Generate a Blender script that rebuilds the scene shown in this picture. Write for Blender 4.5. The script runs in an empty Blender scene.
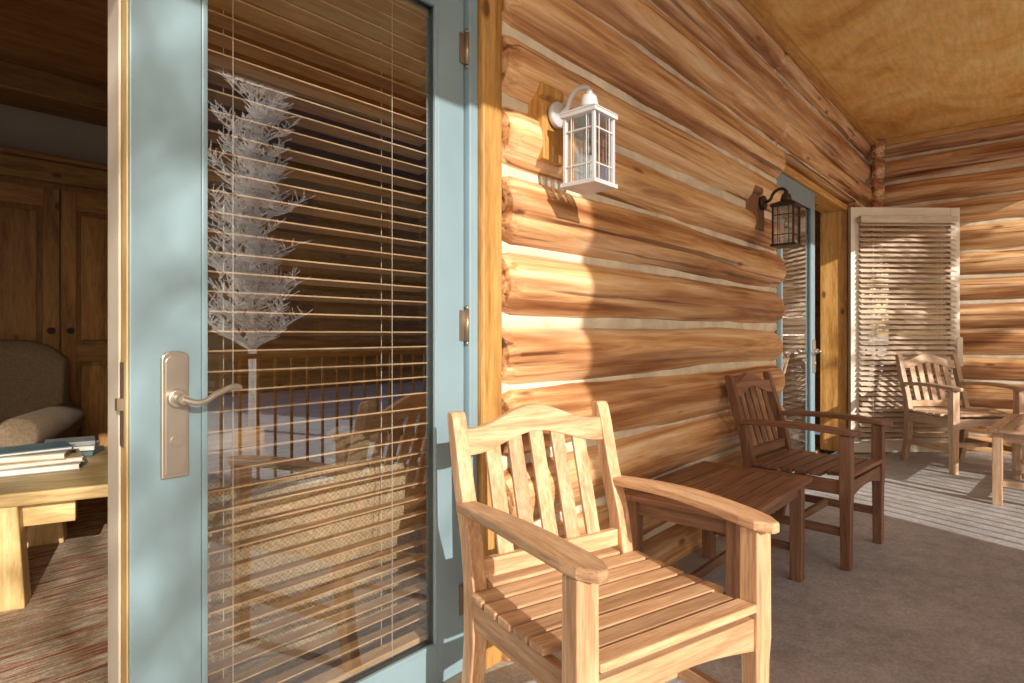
import bpy, bmesh, math, random
from mathutils import Vector, Matrix, noise
random.seed(7)
S=bpy.context.scene
col=S.collection
try:
    S.view_settings.view_transform='Standard'; S.view_settings.look='None'; S.view_settings.exposure=0
except Exception: pass

# ---------------- materials ----------------
def newmat(name):
    m=bpy.data.materials.new(name); m.use_nodes=True
    nt=m.node_tree; b=nt.nodes['Principled BSDF']; return m,nt,b
def N(nt,t,**k):
    n=nt.nodes.new(t)
    for a,v in k.items(): setattr(n,a,v)
    return n
def ramp(nt,stops):
    r=N(nt,'ShaderNodeValToRGB'); e=r.color_ramp.elements
    e[0].position=stops[0][0]; e[0].color=(*stops[0][1],1)
    e[1].position=stops[-1][0]; e[1].color=(*stops[-1][1],1)
    for p,c in stops[1:-1]:
        x=e.new(p); x.color=(*c,1)
    return r
def mix(nt,a,b,fac,mode='MIX'):
    m=N(nt,'ShaderNodeMix',data_type='RGBA',blend_type=mode)
    for s,v in ((0,fac),(6,a),(7,b)):
        if hasattr(v,'is_linked') or hasattr(v,'links'): nt.links.new(v,m.inputs[s])
        else: m.inputs[s].default_value=v if s==0 else (*v,1)
    return m.outputs[2]
def coords(nt,scale,rnd=True):
    tc=N(nt,'ShaderNodeTexCoord'); mp=N(nt,'ShaderNodeMapping'); mp.inputs['Scale'].default_value=scale
    if rnd:
        oi=N(nt,'ShaderNodeObjectInfo'); mu=N(nt,'ShaderNodeMath',operation='MULTIPLY'); mu.inputs[1].default_value=37.0
        nt.links.new(oi.outputs['Random'],mu.inputs[0])
        ad=N(nt,'ShaderNodeVectorMath',operation='ADD')
        nt.links.new(tc.outputs['Object'],ad.inputs[0]); nt.links.new(mu.outputs[0],ad.inputs[1])
        nt.links.new(ad.outputs[0],mp.inputs['Vector'])
    else: nt.links.new(tc.outputs['Object'],mp.inputs['Vector'])
    return mp.outputs[0]
def noise_n(nt,vec,scale,detail=4,rough=.6,dist=0):
    n=N(nt,'ShaderNodeTexNoise'); n.inputs['Scale'].default_value=scale; n.inputs['Detail'].default_value=detail
    n.inputs['Roughness'].default_value=rough; n.inputs['Distortion'].default_value=dist
    nt.links.new(vec,n.inputs['Vector']); return n.outputs[0]
def bump(nt,b,h,strength=.3,dist=.01):
    bp=N(nt,'ShaderNodeBump'); bp.inputs['Strength'].default_value=strength; bp.inputs['Distance'].default_value=dist
    nt.links.new(h,bp.inputs['Height']); nt.links.new(bp.outputs[0],b.inputs['Normal'])
def plain(name,c,rough=.6,metal=0,var=.12,bs=.1,sc=30):
    m,nt,b=newmat(name); v=coords(nt,(1,1,1))
    n=noise_n(nt,v,sc*.15,3)
    r=ramp(nt,[(.3,tuple(x*(1-var) for x in c)),(.7,tuple(min(1,x*(1+var)) for x in c))])
    nt.links.new(n,r.inputs[0]); nt.links.new(r.outputs[0],b.inputs['Base Color'])
    b.inputs['Roughness'].default_value=rough; b.inputs['Metallic'].default_value=metal
    if bs>=.15:
        n2=noise_n(nt,v,sc*4,2); bump(nt,b,n2,bs,.002)
    return m
def wood(name,dark,mid,light,rough=.5,k=14,sc=1.6,bs=.25,knots=False):
    out={}
    for ax in range(3):
        m,nt,b=newmat(name+'_grain_'+'xyz'[ax])
        s=[k,k,k]; s[ax]=1.0
        v=coords(nt,tuple(s))
        n=noise_n(nt,v,sc,4,.65,.6); n2=noise_n(nt,v,sc*6,2,.7)
        r=ramp(nt,[(.28,dark),(.5,mid),(.74,light)]); nt.links.new(n,r.inputs[0])
        r2=ramp(nt,[(.3,(.66,.62,.58)),(.6,(1,1,1))]); nt.links.new(n2,r2.inputs[0])
        c=mix(nt,r.outputs[0],r2.outputs[0],.85,'MULTIPLY')
        if knots:
            s2=[2.6]*3; s2[ax]=1.3; vk=coords(nt,tuple(s2)); vo=N(nt,'ShaderNodeTexVoronoi'); vo.inputs['Scale'].default_value=1.8; nt.links.new(vk,vo.inputs['Vector'])
            rk=ramp(nt,[(.05,(.20,.10,.06)),(.10,(1,1,1))]); nt.links.new(vo.outputs['Distance'],rk.inputs[0]); c=mix(nt,c,rk.outputs[0],.85,'MULTIPLY')
        oi=N(nt,'ShaderNodeObjectInfo'); mr=N(nt,'ShaderNodeMapRange'); mr.inputs[3].default_value=.76; mr.inputs[4].default_value=1.14
        nt.links.new(oi.outputs['Random'],mr.inputs[0])
        hs=N(nt,'ShaderNodeHueSaturation'); nt.links.new(c,hs.inputs['Color']); nt.links.new(mr.outputs[0],hs.inputs['Value'])
        nt.links.new(hs.outputs[0],b.inputs['Base Color']); b.inputs['Roughness'].default_value=rough
        if bs: bump(nt,b,n2,bs,.003)
        out[ax]=m
    return out
TEAK=wood('teak',(.46,.23,.12),(.70,.42,.23),(.86,.61,.39))
TEAKD=wood('dark_teak',(.17,.075,.045),(.31,.155,.085),(.45,.26,.16))  # darker teak tone: second chair, side table, far lantern block
TEAKL=wood('pale_teak',(.48,.28,.16),(.68,.45,.29),(.80,.59,.42))  # paler teak tone: third chair and coffee table
PINE=wood('stained_pine',(.42,.19,.045),(.68,.36,.10),(.80,.48,.18),k=10,knots=True)
PINEL=wood('light_pine',(.55,.34,.12),(.76,.53,.23),(.85,.65,.34),k=8,bs=0)
CAB=wood('knotty_pine',(.20,.085,.025),(.38,.185,.055),(.50,.28,.10),k=8,bs=0,knots=True)
SLAT=wood('blind_wood',(.64,.38,.20),(.80,.54,.31),(.88,.66,.43),k=10,bs=0)
SLATL=wood('blind_wood_light',(.62,.49,.36),(.75,.61,.47),(.83,.71,.58),k=10,bs=0)

def log_mat():
    m,nt,b=newmat('log_stain')
    v=coords(nt,(.55,13,13),False); v1=coords(nt,(.45,3.6,6.5),False); v3=coords(nt,(.8,45,45),False)
    n=noise_n(nt,v,1.3,5,.7,.7)
    r=ramp(nt,[(.27,(.26,.10,.045)),(.41,(.54,.27,.11)),(.52,(.76,.46,.22)),(.68,(.90,.69,.45))]); nt.links.new(n,r.inputs[0])
    n1=noise_n(nt,v1,1.5,3,.55,.2)
    r1=ramp(nt,[(.38,(.52,.36,.31)),(.48,(.86,.77,.73)),(.58,(1.1,1.1,1.1))]); nt.links.new(n1,r1.inputs[0])
    c=mix(nt,r.outputs[0],r1.outputs[0],.9,'MULTIPLY')
    n2=noise_n(nt,v3,.55,3,.55,.4)
    r2=ramp(nt,[(.59,(1,1,1)),(.65,(.22,.13,.09))]); nt.links.new(n2,r2.inputs[0])
    c=mix(nt,c,r2.outputs[0],.8,'MULTIPLY')
    vk=coords(nt,(1.6,5,5),False)
    vo=N(nt,'ShaderNodeTexVoronoi'); vo.inputs['Scale'].default_value=1.3; nt.links.new(vk,vo.inputs['Vector'])
    rk=ramp(nt,[(.045,(.18,.08,.04)),(.12,(1,1,1))]); nt.links.new(vo.outputs['Distance'],rk.inputs[0])
    c=mix(nt,c,rk.outputs[0],.8,'MULTIPLY')
    nt.links.new(c,b.inputs['Base Color']); b.inputs['Roughness'].default_value=.36
    inv=N(nt,'ShaderNodeMath',operation='MULTIPLY'); inv.inputs[1].default_value=-1; nt.links.new(n2,inv.inputs[0])
    bump(nt,b,inv.outputs[0],.7,.014); return m
LOG=log_mat()
CHINK=plain('chinking',(.76,.66,.50),.85,0,.2,.1,40)
BLUE=plain('blue_door_paint',(.235,.335,.385),.33,0,.09,.08,14)
CREAM=plain('cream_paint',(.74,.65,.54),.45,0,.05,.1)
BRASS=plain('aged_brass',(.36,.28,.20),.38,.75,.15,.05)
NICKEL=plain('satin_nickel',(.46,.40,.33),.34,.7,.14,.05)
BRONZE=plain('dark_bronze',(.055,.035,.028),.4,.5,.2,.1)
WHITEM=plain('lantern_pale_grey',(.60,.60,.62),.4,.1,.1,.1)  # pale grey finish of the near lantern
def fabric(name,c1,c2,s=70):
    m,nt,b=newmat(name); v=coords(nt,(1,1,1))
    ch=N(nt,'ShaderNodeTexChecker'); ch.inputs['Scale'].default_value=s
    ch.inputs['Color1'].default_value=(*c1,1); ch.inputs['Color2'].default_value=(*c2,1)
    nt.links.new(v,ch.inputs['Vector'])
    n=noise_n(nt,v,90,3); r=ramp(nt,[(.3,(.6,.6,.6)),(.7,(1.15,1.15,1.15))]); nt.links.new(n,r.inputs[0])
    nt.links.new(mix(nt,ch.outputs[0],r.outputs[0],.8,'MULTIPLY'),b.inputs['Base Color'])
    b.inputs['Roughness'].default_value=.95; bump(nt,b,n,.6,.004); return m
WOVEN=fabric('woven_fabric',(.66,.52,.34),(.46,.34,.20),130)
TWEED=fabric('brown_tweed',(.27,.19,.12),(.17,.115,.07),190)
def floor_mat():
    m,nt,b=newmat('porch_concrete'); v=coords(nt,(1,1,1),False)
    n=noise_n(nt,v,1.3,4,.6,.3); n2=noise_n(nt,v,90,2,.7); n3=noise_n(nt,v,9,4,.7)
    r=ramp(nt,[(.3,(.47,.46,.46)),(.7,(.64,.625,.62))]); nt.links.new(n,r.inputs[0])
    r3=ramp(nt,[(.35,(.72,.71,.70)),(.6,(1,1,1))]); nt.links.new(n3,r3.inputs[0])
    r2=ramp(nt,[(.35,(.70,.70,.70)),(.65,(1.1,1.1,1.1))]); nt.links.new(n2,r2.inputs[0])
    c=mix(nt,r.outputs[0],r2.outputs[0],.8,'MULTIPLY'); c=mix(nt,c,r3.outputs[0],.8,'MULTIPLY')
    nt.links.new(c,b.inputs['Base Color']); b.inputs['Roughness'].default_value=.6; bump(nt,b,n2,.35,.003); return m
FLOOR=floor_mat()
def ceil_mat():
    m,nt,b=newmat('stained_plywood'); v=coords(nt,(1,1,1),False); v2=coords(nt,(1,7,1),False)
    n=noise_n(nt,v,1.6,5,.65,1.2); n2=noise_n(nt,v2,5,4,.7)
    r=ramp(nt,[(.32,(.66,.31,.075)),(.48,(.90,.54,.16)),(.66,(.98,.72,.30))]); nt.links.new(n,r.inputs[0])
    r2=ramp(nt,[(.3,(.80,.74,.68)),(.62,(1.05,1.05,1.05))]); nt.links.new(n2,r2.inputs[0])
    nt.links.new(mix(nt,r.outputs[0],r2.outputs[0],.8,'MULTIPLY'),b.inputs['Base Color']); b.inputs['Roughness'].default_value=.5
    return m
CEIL=ceil_mat()
def carpet_mat():
    m,nt,b=newmat('striped_carpet'); v=coords(nt,(1.2,16,1),False); v2=coords(nt,(1,1,1),False)
    n=noise_n(nt,v,2.2,4,.7); n2=noise_n(nt,v2,150,2,.7)
    r=ramp(nt,[(.38,(.26,.09,.06)),(.45,(.62,.36,.20)),(.5,(.32,.31,.26)),(.54,(.85,.68,.46)),(.61,(.40,.11,.07))]); nt.links.new(n,r.inputs[0])
    r2=ramp(nt,[(.3,(.6,.6,.6)),(.7,(1.2,1.2,1.2))]); nt.links.new(n2,r2.inputs[0])
    nt.links.new(mix(nt,r.outputs[0],r2.outputs[0],.8,'MULTIPLY'),b.inputs['Base Color']); b.inputs['Roughness'].default_value=.95
    bump(nt,b,n2,.7,.004); return m
CARPET=carpet_mat()
def glass_mat(name,k=2.2,base=.03,tint=(1,1,1)):
    m=bpy.data.materials.new(name); m.use_nodes=True; nt=m.node_tree; nt.nodes.clear()
    o=N(nt,'ShaderNodeOutputMaterial'); t=N(nt,'ShaderNodeBsdfTransparent'); g=N(nt,'ShaderNodeBsdfGlossy'); mx=N(nt,'ShaderNodeMixShader')
    t.inputs[0].default_value=(*tint,1); g.inputs['Roughness'].default_value=0.0
    f=N(nt,'ShaderNodeFresnel'); f.inputs[0].default_value=1.5
    ma=N(nt,'ShaderNodeMath',operation='MULTIPLY_ADD'); ma.inputs[1].default_value=k; ma.inputs[2].default_value=base; ma.use_clamp=True
    nt.links.new(f.outputs[0],ma.inputs[0]); nt.links.new(ma.outputs[0],mx.inputs[0])
    nt.links.new(t.outputs[0],mx.inputs[1]); nt.links.new(g.outputs[0],mx.inputs[2]); nt.links.new(mx.outputs[0],o.inputs[0]); return m
GLASS=glass_mat('window_glass',2.6,.20,(.97,.98,.98))
SEEDY=glass_mat('lantern_glass',2.0,.22,(.88,.88,.9))
WALLIN=plain('interior_plaster',(.52,.43,.32),.8,0,.06,.1)
SNOW=plain('snow',(.82,.83,.86),.7,0,.05,.1,6)
SHINGLE=plain('roof_shingles',(.07,.05,.04),.9,0,.3,.1,20)
STONE=plain('stone',(.40,.35,.30),.85,0,.35,.1,20)
def frost():
    m,nt,b=newmat('frosted_bark'); b.inputs['Base Color'].default_value=(.90,.89,.88,1); b.inputs['Roughness'].default_value=.8
    t=N(nt,'ShaderNodeBsdfTranslucent'); t.inputs[0].default_value=(.97,.96,.94,1); mx=N(nt,'ShaderNodeMixShader'); mx.inputs[0].default_value=.72
    o=nt.nodes['Material Output']; nt.links.new(b.outputs[0],mx.inputs[1]); nt.links.new(t.outputs[0],mx.inputs[2]); nt.links.new(mx.outputs[0],o.inputs[0]); return m
BARK=frost()
PAPER=plain('paper',(.75,.72,.66),.7,0,.05,.05)
BK1=plain('book_cover_grey',(.30,.32,.33),.5); BK2=plain('book_cover_sand',(.55,.42,.25),.5); BK3=plain('book_cover_teal',(.12,.20,.22),.5)
CORD=plain('blind_cord',(.72,.66,.55),.8)
BULB=plain('candle_sleeve',(.75,.70,.6),.6)

# ---------------- mesh helpers ----------------
def empty(name,loc=(0,0,0),rz=0):
    e=bpy.data.objects.new(name,None); e.location=loc; e.rotation_euler=(0,0,rz); e.empty_display_size=.1; col.objects.link(e); return e
def mk(name,verts,faces,mat,parent=None,loc=(0,0,0),rot=(0,0,0),bevel=0,smooth=False,seg=2):
    me=bpy.data.meshes.new(name); me.from_pydata(verts,[],faces); me.update()
    bm=bmesh.new(); bm.from_mesh(me); bmesh.ops.recalc_face_normals(bm,faces=bm.faces); bm.to_mesh(me); bm.free()
    o=bpy.data.objects.new(name,me); col.objects.link(o); o.location=loc; o.rotation_euler=rot
    me.materials.append(mat)
    if parent: o.parent=parent
    if bevel:
        b=o.modifiers.new('bevel','BEVEL'); b.width=bevel; b.segments=seg; b.limit_method='ANGLE'
    if smooth:
        for p in me.polygons: p.use_smooth=True
    return o
def boxv(c,s):
    x,y,z=c; a,b,d=s[0]/2,s[1]/2,s[2]/2
    return [(x-a,y-b,z-d),(x+a,y-b,z-d),(x+a,y+b,z-d),(x-a,y+b,z-d),(x-a,y-b,z+d),(x+a,y-b,z+d),(x+a,y+b,z+d),(x-a,y+b,z+d)]
BF=[(0,1,2,3),(4,5,6,7),(0,1,5,4),(1,2,6,5),(2,3,7,6),(3,0,4,7)]
def pick(mat,ax): return mat[ax] if isinstance(mat,dict) else mat
def box(name,c,s,mat,parent=None,rot=(0,0,0),bevel=.003):
    ax=max(range(3),key=lambda i:s[i])
    return mk(name,boxv((0,0,0),s),BF,pick(mat,ax),parent,c,rot,bevel)
def bx(name,x0,x1,y0,y1,z0,z1,mat,parent=None,bevel=.003):
    return box(name,((x0+x1)/2,(y0+y1)/2,(z0+z1)/2),(x1-x0,y1-y0,z1-z0),mat,parent,(0,0,0),bevel)
def boxes(name,lst,mat,parent=None,bevel=0):
    v=[];f=[]
    for c,s in lst:
        n=len(v); v+=boxv(c,s); f+=[tuple(i+n for i in q) for q in BF]
    return mk(name,v,f,mat,parent,bevel=bevel)
def loft(name,secs,mat,parent=None,bevel=.003,ax=0,smooth=False):
    n=len(secs[0]); v=[p for s in secs for p in s]; f=[]
    for i in range(len(secs)-1):
        for j in range(n):
            a=i*n+j; b=i*n+(j+1)%n; f.append((a,b,b+n,a+n))
    f.append(tuple(range(n))); f.append(tuple((len(secs)-1)*n+j for j in range(n)))
    return mk(name,v,f,pick(mat,ax),parent,bevel=bevel,smooth=smooth)
def cyl(name,r,h,mat,parent=None,loc=(0,0,0),rot=(0,0,0),n=20,r2=None,bevel=.0):
    r2=r if r2 is None else r2
    v=[(r*math.cos(2*math.pi*i/n),r*math.sin(2*math.pi*i/n),-h/2) for i in range(n)]+[(r2*math.cos(2*math.pi*i/n),r2*math.sin(2*math.pi*i/n),h/2) for i in range(n)]
    f=[(i,(i+1)%n,(i+1)%n+n,i+n) for i in range(n)]+[tuple(range(n)),tuple(range(n,2*n))]
    o=mk(name,v,f,mat,parent,loc,rot,bevel)
    for p in o.data.polygons:
        if len(p.vertices)==4: p.use_smooth=True
    return o
def tube(name,pts,r,mat,parent=None):
    cu=bpy.data.curves.new(name,'CURVE'); cu.dimensions='3D'; cu.bevel_depth=r; cu.bevel_resolution=3; cu.use_fill_caps=True
    sp=cu.splines.new('BEZIER'); sp.bezier_points.add(len(pts)-1)
    for b,p in zip(sp.bezier_points,pts): b.co=p; b.handle_left_type=b.handle_right_type='AUTO'
    cu.materials.append(mat); o=bpy.data.objects.new(name,cu); col.objects.link(o)
    if parent: o.parent=parent
    return o

# ---------------- log walls ----------------
PITCH=.243; Z0=1.128-PITCH*5
def log_wall(name,spans,loc,rz,seed,top=3.0):
    par=empty(name,loc,rz)
    V=[];F=[];CV=[];CF=[]
    for (x0,x1,zl,zh) in spans:
        for k in range(-1,14):
            zc=Z0+PITCH*(k+.5)
            if zc+.11<zl or zc-.11>zh: continue
            L=x1-x0; ns=max(3,int(L/.05)); npf=18
            base=len(V)
            sx=seed*13.1+k*7.7
            ra=.124+.007*math.sin(k*2.3+seed); yo=.048+.010*math.sin(k*1.7+seed)
            for i in range(ns+1):
                x=x0+L*i/ns
                e=min(x-x0,x1-x); er=1-.10*max(0,1-e/.04)
                w=noise.noise(Vector((x*.8+sx,k*3.1,seed)))*.020
                for j in range(npf+1):
                    t=math.radians(-96+192*j/npf)
                    d=1+.06*noise.noise(Vector((x*1.6+sx,t*1.6,k*5.)))+.030*noise.noise(Vector((x*6+sx,t*5,k*2.)))
                    z=zc+w+ra*er*d*math.sin(t); y=yo-.136*er*d*math.cos(t)
                    z=max(zl,min(zh,z))
                    V.append((x,y,z))
            m=npf+1
            for i in range(ns):
                for j in range(npf):
                    a=base+i*m+j; F.append((a,a+1,a+1+m,a+m))
            F.append(tuple(base+j for j in range(m))); F.append(tuple(base+ns*m+j for j in range(m)))
            zk=zc+PITCH/2
            if zl+.01<zk<zh-.01:
                b2=len(CV)
                for i in range(ns+1):
                    x=x0+.006+(L-.012)*i/ns
                    for j in range(5):
                        t=-1+j/2
                        CV.append((x,-.010-.014*(1-t*t)+.010*noise.noise(Vector((x*4,t*2+k*3,seed+4.))),zk+.038*t))
                for i in range(ns):
                    for j in range(4):
                        a=b2+i*5+j; CF.append((a,a+1,a+6,a+5))
    o=mk(name+'_logs',V,F,LOG,par,smooth=True)
    c=mk(name+'_chinking',CV,CF,CHINK,par,smooth=True)
    for q in (o,c):
        es=q.modifiers.new('es','EDGE_SPLIT'); es.split_angle=math.radians(60)
    return par
DT=2.26
w=log_wall('log_wall',[(1.455,4.2,0,3.0),(-.75,1.455,DT+.12,3.0),(-3,-.75,0,3.0),(4.2,6.16,DT+.02,3.0),(6.16,7.0,0,3.0)],(0,0,0),0,1)
boxes('wall_core',[((2.79,.125,1.5),(2.80,.13,3.0)),((.315,.125,2.64),(2.13,.13,.72)),((-1.875,.125,1.5),(2.25,.13,3.0)),((5.18,.125,2.64),(1.94,.13,.72)),((6.66,.125,1.5),(1.0,.13,3.0))],WALLIN,w)
w2=log_wall('log_wall.001',[(.0,3.2,0,3.0)],(7.02,.02,0),math.radians(-90),3)
bx('wall_core',0,3.2,.09,.2,0,3,WALLIN,w2)
cp=empty('corner_log_post',(6.83,-.14,0))
for i in range(4):
    cyl('log_end_%d'%i,.055,.2,LOG,cp,(0,0,2.28+.21*i),n=18,bevel=.02)
cyl('post_shaft',.04,2.9,LOG,cp,(0,0,1.45),n=16)
tr=empty('ceiling_trim'); bx('trim_long',-3,6.95,-.135,-.085,2.945,2.998,PINE,tr); bx('trim_end',6.87,6.92,-3.1,-.14,2.945,2.998,PINE,tr)

# ---------------- floor, ground, ceiling ----------------
g=600
mk('ground',[(-g,-g,-.35),(g,-g,-.35),(g,g,-.35),(-g,g,-.35)],[(0,1,2,3)],SNOW)
pf=empty('porch_floor')
for i,(a,b) in enumerate([(-3,-.3),(-.294,2.2),(2.206,4.6),(4.606,7.0)]):
    bx('slab_%d'%i,a,b,-2.55,.05,-.3,0,FLOOR,pf,.004)
bx('slab_bed',-2.9,6.9,-2.5,.0,-.34,-.006,FLOOR,pf,0)
rf=empty('porch_ceiling')
bx('plywood',-3,7.2,-2.6,.2,3.0,3.06,CEIL,rf)
bx('roof_deck',-3.2,7.4,-2.75,4.3,3.064,3.25,PINE,rf)
bx('eave_beam',-3,7.0,-2.52,-2.34,2.75,2.998,PINE,rf,.01)
rl=empty('porch_railing')
rx0,rx1=1.35,6.9
bx('handrail',rx0,rx1,-2.40,-2.32,.92,.95,PINE,rl); bx('bottom_rail',rx0,rx1,-2.38,-2.34,.09,.13,PINE,rl)
boxes('balusters',[((rx0+.1+i*.115,-2.36,.53),(.015,.015,.78)) for i in range(int((rx1-rx0-.1)/.115))],PINE[2],rl)
for i,x in enumerate((1.27,5.9)):
    p=empty('porch_post' ,(x,-2.43,0)); cyl('shaft',.085,2.75,LOG,p,(0,0,1.375),n=20)

# ---------------- door leaf ----------------
def hinge(par,x,y,z,mat=BRASS):
    cyl('hinge_barrel',.009,.10,mat,par,(x,y-.006,z),n=12); 
    for s in (-1,1): cyl('hinge_tip',.006,.012,mat,par,(x,y-.006,z+s*.056),n=10)
    boxes('hinge_leaf',[((x-.014,y+.001,z),(.022,.004,.095))],mat,par)
def door_leaf(par,W,H,face,slat,stile=.15,rs=.115,tilt=8):
    frame_t=.045
    bx('stile_a',0,stile,0,frame_t,.012,H,face,par,.003); bx('stile_b',W-rs,W,0,frame_t,.012,H,face,par,.003)
    bx('rail_bottom',stile,W-rs,.002,frame_t-.002,.012,.13,face,par,.002); bx('rail_top',stile,W-rs,.002,frame_t-.002,H-.13,H,face,par,.002)
    x0,x1,z0,z1=stile,W-rs,.13,H-.13
    t=.012
    boxes('glazing_bead',[((x0+t/2,.004,(z0+z1)/2),(t,.012,z1-z0)),((x1-t/2,.004,(z0+z1)/2),(t,.012,z1-z0)),(((x0+x1)/2,.004,z0+t/2),(x1-x0-2*t,.012,t)),(((x0+x1)/2,.004,z1-t/2),(x1-x0-2*t,.012,t))],face,par,.002)
    mk('glass_pane',[(x0,.02,z0),(x1,.02,z0),(x1,.02,z1),(x0,.02,z1)],[(0,1,2,3)],GLASS,par)
    yb=frame_t+.035; pitch=.046; z=z1-.03; V=[];F=[]; a=math.radians(tilt)
    bx('blind_headrail',x0-.02,x1+.02,yb-.03,yb+.03,z1-.02,z1+.04,slat,par,.003)
    while z>z0+.03:
        wv=.0245; th=.0020
        dz=random.uniform(-.0015,.0015); dz2=dz+random.uniform(-.002,.002); aa=a+random.uniform(-.05,.05); c,s=math.cos(aa),math.sin(aa)
        n=len(V)
        for xx,dd in ((x0-.015,dz),(x1+.015,dz2)):
            for (u,v) in ((-wv,-th),(wv,-th),(wv,th),(-wv,th)):
                V.append((xx,yb+u*c-v*s,z+dd+u*s+v*c))
        F+=[tuple(n+i for i in q) for q in ((0,1,2,3),(4,5,6,7),(0,1,5,4),(1,2,6,5),(2,3,7,6),(3,0,4,7))]
        z-=pitch
    mk('blind_slats',V,F,slat[0],par)
    bx('blind_bottom_rail',x0-.015,x1+.015,yb-.025,yb+.025,z0+.0,z0+.018,slat,par,.003)
    cords=[]
    for xx in (x0+.09,x1-.13):
        for yy in (yb-.026,yb+.026): cords.append(((xx,yy,(z0+z1)/2),(.0018,.0018,z1-z0)))
    boxes('blind_cords',cords,CORD,par)
def handle(par,x,z,dirx=1,y=0,mat=NICKEL):
    w,h=.027,.132; pts=[(-w,-h),(w,-h),(w,h-.012)]+[(w*math.cos(t),h-.012+.014*math.sin(t)) for t in (0.5,1.0,1.57,2.14,2.64)]+[(-w,h-.012)]
    n=len(pts); V=[(x+p[0],y-.010,z+p[1]) for p in pts]+[(x+p[0],y,z+p[1]) for p in pts]
    F=[tuple(range(n)),tuple(range(n,2*n))]+[(i,(i+1)%n,(i+1)%n+n,i+n) for i in range(n)]
    mk('escutcheon',V,F,mat,par,bevel=.003)
    V=[(x+p[0]*.74,y-.0125,z+p[1]*.93) for p in pts]+[(x+p[0]*.74,y-.009,z+p[1]*.93) for p in pts]
    mk('escutcheon_inset',V,F,mat,par,bevel=.001)
    zl=z+.035
    cyl('rose',.019,.016,mat,par,(x,y-.018,zl),(math.pi/2,0,0),bevel=.003)
    cyl('neck',.010,.045,mat,par,(x,y-.035,zl),(math.pi/2,0,0))
    d=dirx
    tube('lever',[(x-.002*d,y-.055,zl),(x+.03*d,y-.060,zl-.008),(x+.07*d,y-.058,zl+.010),(x+.105*d,y-.052,zl+.020),(x+.118*d,y-.047,zl+.016)],.0065,mat,par)
    cyl('key_cylinder',.011,.01,mat,par,(x,y-.014,z-.055),(math.pi/2,0,0)); 
LH=2.20
d1=empty('patio_door',(.39,0,0))
door_leaf(d1,.925,LH,BLUE,SLAT,.138,.108,tilt=-9)
handle(d1,.082,.903)
for z in (.24,1.10,1.97): hinge(d1,.929,-.004,z)
bx('edge_wood',-.004,-.0005,.004,.043,.012,LH,PINEL,d1,.001)
bx('astragal',-.006,.03,.0465,.125,.012,LH,CREAM,d1,.004)
boxes('latch_plate',[((-.0055,.024,.93),(.003,.026,.17))],BRASS,d1); boxes('latch_bolt',[((-.011,.024,.93),(.012,.016,.024))],BRASS,d1)
fr=empty('door_frame')
bx('jamb_right',1.319,1.356,-.022,.19,0,DT,BLUE,fr,.004)
bx('jamb_left',-.62,-.56,-.022,.19,0,DT,BLUE,fr,.004)
bx('head',-.56,1.319,-.020,.19,LH+.005,DT,BLUE,fr,.004)
bx('casing_right',1.358,1.450,-.042,.04,0,DT+.11,PINE,fr,.008)
bx('casing_left',-.74,-.622,-.042,.04,0,DT+.11,PINE,fr,.008)
bx('casing_head',-.62,1.356,-.040,.04,DT+.002,DT+.11,PINE,fr,.008)
bx('threshold',-.56,1.319,-.03,.19,.001,.012,BRASS,fr,.002)
d0=empty('patio_door',(-.585,-.10,0),math.radians(180+14))
door_leaf(d0,.925,LH,BLUE,SLAT)
handle(d0,.85,.903,-1)
fr2=empty('door_frame')
bx('jamb_left',4.205,4.262,-.022,.19,0,DT,BLUE,fr2,.004); bx('jamb_right',6.10,6.155,-.022,.20,0,DT,PINE,fr2,.004)
bx('head',4.262,6.10,-.02,.19,LH+.005,DT,PINE,fr2,.004)
d2=empty('patio_door',(4.265,0,0)); door_leaf(d2,.915,LH,BLUE,SLATL,.11,.09); handle(d2,.87,.903,-1)
bx('astragal',.88,.93,.0465,.1,.012,LH,PINE,d2)
d3=empty('patio_door',(6.09,-.035,0),math.radians(-47))
d3b=empty('leaf',(0,0,0)); d3b.parent=d3; d3b.scale=(1,-1,1)
door_leaf(d3b,1.0,LH+.02,CREAM,SLATL,.075,.085,tilt=-32)
handle(d3b,.955,.92,-1,y=.105)

# ---------------- interior ----------------
rm=empty('living_room')
bx('carpet',-3,7,.2,4.2,-.1,0,CARPET,rm,0); bx('carpet_edge',-.56,1.319,.05,.2,-.1,-.001,CARPET,rm,0)
bx('back_wall',-3,7,4.2,4.35,0,2.95,WALLIN,rm,0)
bx('side_wall_low',-3.15,-3,.05,4.35,0,.7,WALLIN,rm,0); bx('side_wall_high',-3.15,-3,.05,4.35,2.3,2.95,WALLIN,rm,0)
bx('side_wall_end_a',-3.15,-3,.05,.5,.7,2.3,WALLIN,rm,0); bx('side_wall_end_b',-3.15,-3,3.7,4.35,.7,2.3,WALLIN,rm,0)
for y in (.5,2.07,3.62): bx('added_window_mullion',-3.1,-3.03,y,y+.08,.7,2.3,PINEL,rm)  # unseen window opening added in the side wall to brighten the room
bx('side_wall_b',7.2,7.3,.05,4.35,0,2.95,CAB,rm,0)
bx('room_ceiling',-3.1,7.25,.2,4.3,2.72,2.8,CAB,rm,0)
bx('ceiling_beam',-3,7,3.3,3.5,2.56,2.72,CAB,rm,.01)
bx('pine_paneling',2.4,7.0,4.14,4.19,0,2.5,PINE,rm,.01)
ar=empty('pine_armoire',(.93,3.75,0))
bx('carcass',-1.1,.9,.03,.43,0,2.16,CAB,ar); bx('cornice',-1.15,.95,-.03,.44,2.12,2.26,CAB,ar,.01); bx('cornice_cap',-1.18,.98,-.06,.44,2.262,2.30,CAB,ar,.01)
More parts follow.
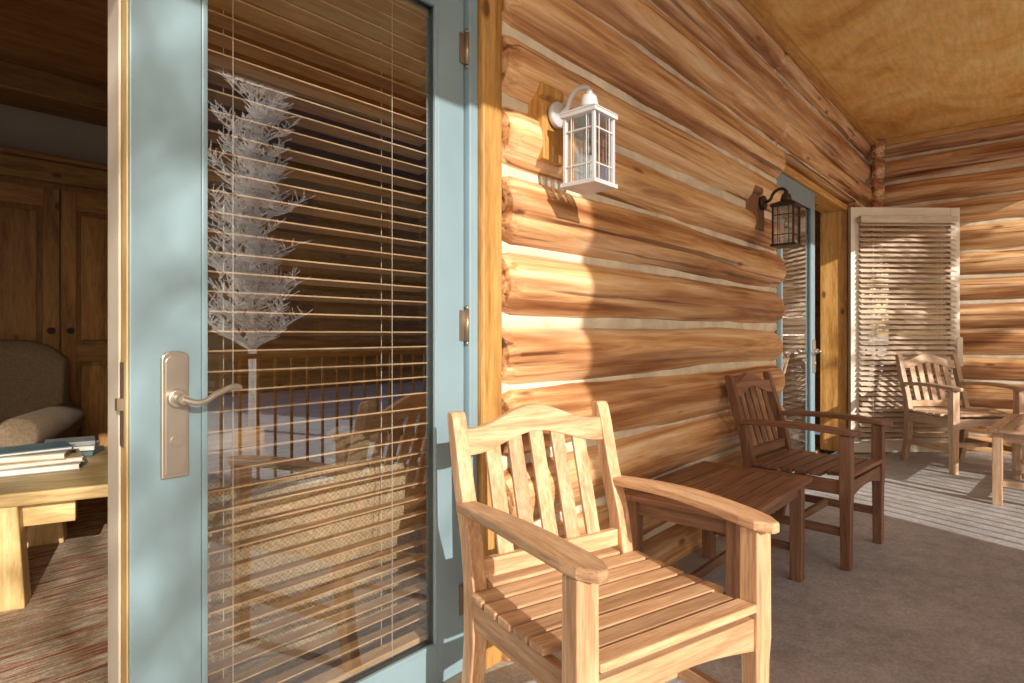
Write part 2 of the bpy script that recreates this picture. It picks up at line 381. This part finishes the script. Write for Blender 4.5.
for i,(a,b) in enumerate([(-1.05,-.42),(-.41,.10),(.11,.62)]):
    bx('stile_l_%d'%i,a,a+.09,0,.028,.1,2.08,CAB,ar); bx('stile_r_%d'%i,b-.09,b,0,.028,.1,2.08,CAB,ar)
    for j,(u,v) in enumerate([(.1,.22),(.88,1.0),(1.95,2.08)]): bx('rail_%d_%d'%(i,j),a+.09,b-.09,.001,.027,u,v,CAB,ar)
    for j,(u,v) in enumerate([(.25,.85),(1.03,1.92)]): bx('panel_%d_%d'%(i,j),a+.12,b-.12,.006,.024,u,v,CAB,ar,.012)
for x in (.05,.16): cyl('knob',.022,.03,BRONZE,ar,(x,-.02,1.10),(math.pi/2,0,0),bevel=.005)

def armchair(loc,rz,hb=.95,wd=.8,M=None,name='upholstered_armchair'):
    e=empty(name,loc,rz)
    def cush(n,c,s,b): 
        o=box(n,c,s,M,e,(0,0,0),b); o.modifiers['bevel'].segments=6
        for p in o.data.polygons: p.use_smooth=True
        return o
    cush('seat_base',(0,0,.24),(wd-.1,.72,.26),.03); cush('seat_cushion',(0,-.05,.42),(wd-.26,.66,.15),.055)
    secs=[]
    for i in range(13):
        t=-1+i/6; x=t*wd*.42; zt=hb-.12*abs(t)**3; cv=.10*(1-t*t)
        secs.append([(x,.22+cv,.12),(x,.36+cv,.12),(x,.46+cv,zt-.05),(x,.43+cv,zt),(x,.36+cv,zt),(x,.31+cv,zt-.06)])
    o=loft('back',secs,M,e,.03,smooth=True); o.modifiers['bevel'].segments=4
    for s in (-1,1):
        cush('arm',(s*(wd/2-.08),-.02,.34),(.15,.74,.46),.06)
        cyl('arm_roll',.095,.78,M,e,(s*(wd/2-.06),-.02,.56),(math.pi/2,0,0),n=24,bevel=.03)
        for y in (-.3,.3): box('foot',(s*(wd/2-.1),y,.06),(.05,.05,.12),CAB,e)
    return e
armchair((.46,3.02,0),math.radians(-28),1.04,.86,TWEED)
armchair((1.12,.72,0),math.radians(172),.68,.86,WOVEN)
ct=empty('pine_coffee_table',(.42,2.15,0),math.radians(-20))
bx('top',-.85,.6,-.48,.48,.40,.455,PINEL,ct,.01); bx('apron_f',-.6,.4,-.40,-.35,.30,.399,PINEL,ct); bx('apron_b',-.6,.4,.35,.40,.30,.399,PINEL,ct); bx('apron_s',.29,.34,-.35,.35,.31,.399,PINEL,ct)
for x in (-.6,.17):
    for y in (-.42,.42):
        loft('leg',[[(x-.08,y-.06,0),(x+.08,y-.06,0),(x+.08,y+.06,0),(x-.08,y+.06,0)],[(x-.055,y-.05,.399),(x+.055,y-.05,.399),(x+.055,y+.05,.399),(x-.055,y+.05,.399)]],PINEL,ct,.006,2)
bk=empty('book_stack',(.60,2.1,.457),math.radians(-14))
for i,(dx,w_,d_,h,m,r) in enumerate([(0,.36,.28,.03,BK1,0),(.01,.34,.26,.022,BK2,.1),(-.02,.32,.24,.028,BK2,-.12),(0,.27,.2,.016,BK3,.2)]):
    zb=sum([.03,.022,.028,.016][:i])+.001*i
    for q,zz in enumerate((zb+.002,zb+h-.002)): box('cover_%d_%d'%(i,q),(dx,0,zz),(w_,d_,.004),m,bk,(0,0,r),.001)
    box('pages_%d'%i,(dx,0,zb+h/2),(w_-.012,d_-.012,h-.0082),PAPER,bk,(0,0,r),0)
bk2=empty('book_stack',(.80,2.38,.457),math.radians(-30))
for i in range(3): box('cover_%d'%i,(0,0,.012+.025*i),(.25-.02*i,.18,.022),[BK3,PAPER,BK1][i],bk2,(0,0,.15*i),.002)

# ---------------- chairs ----------------
def yl(z): return .235+max(0,z-.5)*.26
def chair(loc,rz,W,sc=(1,1,1),name='wooden_armchair'):
    e=empty(name,loc,rz); e.scale=sc
    def rect(x,y,z,a,b): return [(x-a,y-b,z),(x+a,y-b,z),(x+a,y+b,z),(x-a,y+b,z)]
    for s,nm in ((-1,'left'),(1,'right')):
        loft('front_leg_'+nm,[rect(s*.27,-.27,z,a,a) for z,a in ((0,.022),(.3,.025),(.36,.028),(.628,.027))],W,e,.004,2)
        st=[(0,.27,.024),(.12,.245,.026),(.30,.222,.029),(.44,.222,.030),(.55,.243,.027),(.7,yl(.7)+.005,.025),(.83,yl(.83)+.005,.023),(.872,yl(.87)+.006,.020),(.885,yl(.88)+.006,.012)]
        loft('back_stile_'+nm,[rect(s*.255,y,z,.021,b) for z,y,b in st],W,e,.004,2)
        secs=[]
        for i in range(15):
            t=i/14; y=.275-.615*t; z=.640+.014*math.sin(math.pi*min(1,t*1.05))
            w=.026+.014*min(1,t*1.6); 
            if t>.86: w*=math.sqrt(max(.08,1-((t-.86)/.145)**2))
            xc=s*(.262+.014*math.sin(t*math.pi))
            secs.append([(xc-w,y,z-.012),(xc+w,y,z-.012),(xc+w,y,z+.014),(xc-w,y,z+.014)])
        loft('arm_'+nm,secs,W,e,.006,1)
        bx('side_rail_'+nm,s*.262-.012,s*.262+.012,-.243,.193,.345,.412,W,e)
        bx('side_stretcher_'+nm,s*.265-.012,s*.265+.012,-.246,.215,.15,.19,W,e)
    bx('cross_stretcher',-.252,.252,-.02,.004,.152,.188,W,e)
    secs=[]
    for i in range(13):
        x=-.243+.486*i/12; zb=.335+.028*math.cos(x/.243*math.pi/2)
        secs.append([(x,-.288,zb),(x,-.264,zb),(x,-.264,.414),(x,-.288,.414)])
    loft('front_apron',secs,W,e,.003,0)
    bx('rear_apron',-.233,.233,.205,.23,.35,.41,W,e)
    ys=[-.302+i*.0715 for i in range(8)]
    for i,y in enumerate(ys):
        u=(i-4)/4; zz=.416+.016*u*u
        hw=.241 if i<2 else (.285 if i<7 else .228)
        box('seat_slat_%d'%i,(0,y+.032,zz+.010),(hw*2,.0595,.019),W,e,(.06*u,0,0),.004)
    bx('back_lower_rail',-.233,.233,.218,.243,.455,.505,W,e)
    secs=[]
    n=22
    for i in range(n+1):
        x=-.236+.472*i/n; u=abs(x)/.236
        c=.5+.5*math.cos(math.pi*min(1,u*1.12))
        zt=.838+.052*c; zb=.768+.045*(.5+.5*math.cos(math.pi*min(1,u*1.05)))
        bow=.012*(1-u*u)
        secs.append([(x,yl(zb)-.012+bow,zb),(x,yl(zb)+.014+bow,zb),(x,yl(zt)+.014+bow,zt),(x,yl(zt)-.012+bow,zt)])
    loft('crest_rail',secs,W,e,.004,0)
    for i in range(5):
        x=(-.152+.076*i); zt=.782+.04*(1-(x/.2)**2); a=.0235
        secs=[]
        for j in range(7):
            z=.503+(zt-.503)*j/6; y=yl(z)+.004+.010*(1-(x/.236)**2)*(j/6)
            secs.append([(x-a,y-.007,z),(x+a,y-.007,z),(x+a,y+.007,z),(x-a,y+.007,z)])
        loft('back_slat_%d'%i,secs,W,e,.003,2)
    return e
chair((1.270,-.545,0),math.radians(-16),TEAK,(.99,.90,.975))
chair((3.33,-.46,0),math.radians(-4),TEAKD,(.93,.93,.97))
chair((6.08,-.84,0),math.radians(-44),TEAKL,(1,1,1.02))

def table(loc,rz,L,D,H,W,name):
    e=empty(name,loc,rz)
    t=.022
    bx('frame_f',-L/2,L/2,-D/2,-D/2+.06,H-t,H,W,e); bx('frame_b',-L/2,L/2,D/2-.06,D/2,H-t,H,W,e)
    bx('frame_l',-L/2,-L/2+.06,-D/2+.061,D/2-.061,H-t,H,W,e); bx('frame_r',L/2-.06,L/2,-D/2+.061,D/2-.061,H-t,H,W,e)
    n=7; w=(D-.122)/n
    for i in range(n): bx('slat_%d'%i,-L/2+.063,L/2-.063,-D/2+.061+i*w+.003,-D/2+.061+(i+1)*w-.003,H-t+.001,H-.002,W,e,.002)
    for s in (-1,1):
        bx('apron_l',-L/2+.07,L/2-.07,s*(D/2-.05)-.011,s*(D/2-.05)+.011,H-t-.06,H-t-.001,W,e)
        bx('apron_s',s*(L/2-.05)-.011,s*(L/2-.05)+.011,-D/2+.07,D/2-.07,H-t-.06,H-t-.001,W,e)
        for q in (-1,1): bx('leg',s*(L/2-.05)-.025,s*(L/2-.05)+.025,q*(D/2-.05)-.025,q*(D/2-.05)+.025,0,H-t-.0005,W,e)
        bx('stretcher',s*(L/2-.05)-.01,s*(L/2-.05)+.01,-D/2+.076,D/2-.076,.12,.155,W,e)
    bx('stretcher_long',-L/2+.061,L/2-.061,-.01,.01,.12,.155,W,e)
    return e
table((2.44,-.36,0),0,.80,.50,.45,TEAKD,'side_table')
table((5.32,-1.42,0),math.radians(-4),1.05,.58,.48,TEAKL,'coffee_table')

# ---------------- wall lanterns ----------------
def lantern(x,z,M,blockmat):
    e=empty('wall_lantern',(x,-.235,z))
    w=.057; h=.108
    bars=[]
    for sx in (-1,1):
        for sy in (-1,1): bars.append(((sx*w,sy*w,0),(.010,.010,2*h)))
    for zz,ss in ((-h-.007,.014),(h+.006,.012)):
        bars.append(((0,0,zz),(2*w+.024,2*w+.024,ss)))
    for zz in (-.055,.06):
        for s in (-1,1):
            bars.append(((0,s*w,zz),(2*w-.012,.005,.005))); bars.append(((s*w,0,zz),(.005,2*w-.012,.005)))
    for s in (-1,1):
        for q in (-.03,.03):
            bars.append(((q,s*(w+.002),0),(.003,.003,2*h-.001))); bars.append(((s*(w+.002),q,0),(.003,.003,2*h-.001)))
    boxes('cage',bars,M,e,.001)
    for s in (-1,1):
        mk('pane_y',[(-w,s*(w-.003),-h),(w,s*(w-.003),-h),(w,s*(w-.003),h),(-w,s*(w-.003),h)],[(0,1,2,3)],SEEDY,e)
        mk('pane_x',[(s*(w-.003),-w,-h),(s*(w-.003),w,-h),(s*(w-.003),w,h),(s*(w-.003),-w,h)],[(0,1,2,3)],SEEDY,e)
    def sq(a,z): return [(-a,-a,z),(a,-a,z),(a,a,z),(-a,a,z)]
    loft('cap',[sq(w+.014,h+.0125),sq(w+.012,h+.018),sq(.045,h+.03),sq(.034,h+.036)],M,e,.002)
    cyl('dome',.034,.045,M,e,(0,0,h+.058),r2=.024,n=20,bevel=.008); cyl('finial',.012,.02,M,e,(0,0,h+.088),n=14)
    cyl('candle',.014,.09,BULB,e,(0,0,-.06)); cyl('bulb',.013,.06,SEEDY,e,(0,0,.015),r2=.005)
    tube('gooseneck',[(0,0,h+.09),(0,.01,h+.108),(0,.045,h+.112),(0,.075,h+.09),(0,.09,h+.06),(0,.125,h+.045)],.009,M,e)
    cyl('canopy',.045,.022,M,e,(0,.130,h+.045),(math.pi/2,0,0),n=28,bevel=.006)
    p=[(.145,h-.115),(.235,h-.115),(.235,h+.16),(.165,h+.16),(.150,h+.145),(.150,h+.115),(.172,h+.10),(.145,h+.085)]
    loft('mount_block',[[(s,y,z_) for y,z_ in p] for s in (-.062,.062)],blockmat,e,.005,2)
    return e
lantern(1.665,1.680,WHITEM,PINE)
lantern(3.70,1.71,BRONZE,TEAKD)

# ---------------- outdoors ----------------
st=empty('sun_blocker',(.70,-6.8,-.35))  # unseen stone tower added to block the sun from the middle of the wall
rows=[]; z=0
while z<5.2:
    hh=random.uniform(.18,.3); x=-1.1
    while x<1.1:
        ww=min(random.uniform(.25,.5),1.1-x+.001)
        rows.append(((x+ww/2,random.uniform(-.02,.02),z+hh/2),(ww-.015,.7,hh-.015))); x+=ww
    z+=hh
boxes('blocker_stones',rows,STONE,st,.02); bx('blocker_core',-1.08,1.08,-.3,.3,0,5.1,CHINK,st,0)

def bare_tree(name,loc,H,spread,seed,lv=5,up=.8,rmin=.008,bl=.10,nb=4):
    rnd=random.Random(seed); V=[];F=[]
    def seg(p,q,r0,r1):
        d=(q-p).normalized(); a=d.orthogonal().normalized(); b=d.cross(a); n=len(V)
        k=5 if r0>.015 else 3
        for c,r in ((p,r0),(q,r1)):
            for i in range(k):
                t=2*math.pi*i/k; V.append(tuple(c+a*math.cos(t)*r+b*math.sin(t)*r))
        for i in range(k): F.append((n+i,n+(i+1)%k,n+k+(i+1)%k,n+k+i))
    def grow(p,d,L,r,l):
        ns=3
        for i in range(ns):
            d2=(d+Vector((rnd.uniform(-.16,.16),rnd.uniform(-.16,.16),rnd.uniform(-.05,.14)))).normalized()
            q=p+d2*L/ns; seg(p,q,r,r*.82); r*=.82; p=q; d=d2
            if l<lv:
                for _ in range(2 if l>0 else 1):
                    ang=rnd.uniform(0,6.28); s=spread
                    dd=(d*up+Vector((math.cos(ang)*s,math.sin(ang)*s,rnd.uniform(0,.35)))).normalized()
                    grow(p,dd,L*rnd.uniform(.45,.7),max(rmin,r*.55),l+1)
    p=Vector((0,0,0)); r=H*.014
    n=22
    for i in range(n):
        q=p+Vector((rnd.uniform(-.03,.03),rnd.uniform(-.03,.03),H/n)); seg(p,q,r,r*.9); r*=.9; p=q
        if i>2:
            for _ in range(nb):
                ang=rnd.uniform(0,6.28); f=(1-i/n)*.5+.5
                f*=rnd.uniform(.6,1.35)
                grow(p,Vector((math.cos(ang)*spread,math.sin(ang)*spread,up)).normalized(),H*bl*f,max(rmin,r*.5),lv-2)
    e=empty(name,loc); mk('trunk_and_branches',V,F,BARK,e); return e
bare_tree('bare_tree',(4.15,-7.4,-.35),6.6,.8,3,rmin=.012,bl=.085,nb=6,up=.55)
bare_tree('bare_tree',(-3.3,-10.0,-.35),7.6,.9,9,rmin=.006)
nb=empty('backdrop_cabin',(11.2,-13,-.35))  # unseen cabin added as a dark backdrop for the door glass reflection
for k in range(16): cyl('wall_log_%d'%k,.2,15,CAB[0],nb,(0,0,.2+.37*k),(0,math.pi/2,0),n=12)
bx('cabin_body',-7.4,7.4,-5,-.12,0,5.9,CAB,nb,0)
loft('cabin_roof',[[(x,.9,5.6),(x,-2.5,10.6),(x,-5.9,5.6),(x,-5.9,5.8),(x,-2.5,10.9),(x,.9,5.8)] for x in (-8,8)],SHINGLE,nb,0)
for zz in (1.2,3.9):
    for x in (-3.5,0,3.5):
        bx('window_frame',x-.6,x+.6,.1,.24,zz,zz+1.4,CAB,nb); bx('window_glass',x-.5,x+.5,.2,.26,zz+.1,zz+1.3,BRONZE,nb)

# ---------------- world, sun, camera ----------------
W=bpy.data.worlds.new('World'); S.world=W; W.use_nodes=True; nt=W.node_tree
bg=nt.nodes['Background']; sk=nt.nodes.new('ShaderNodeTexSky'); sk.sky_type='NISHITA'; sk.sun_disc=False
D=Vector((.36,1,-.385)).normalized()
el=math.asin(-D.z); sk.sun_elevation=el; sk.sun_rotation=math.atan2(-D.x,-D.y); sk.dust_density=3.0
nt.links.new(sk.outputs[0],bg.inputs[0]); bg.inputs[1].default_value=.15
sl=bpy.data.lights.new('sun','SUN'); sl.energy=5; sl.angle=math.radians(.4); sl.color=(1,.94,.84)
so=bpy.data.objects.new('sun',sl); col.objects.link(so); so.rotation_euler=D.to_track_quat('-Z','Y').to_euler()
cam=bpy.data.cameras.new('camera'); co=bpy.data.objects.new('camera',cam); col.objects.link(co)
cam.lens=21.1; cam.sensor_width=36; cam.clip_end=2000; cam.clip_start=.02; cam.shift_y=-6.5/1024
co.location=(0,-1.37,1.07); th=math.radians(41.6); co.rotation_euler=(math.pi/2,0,th-math.pi/2)
S.camera=co
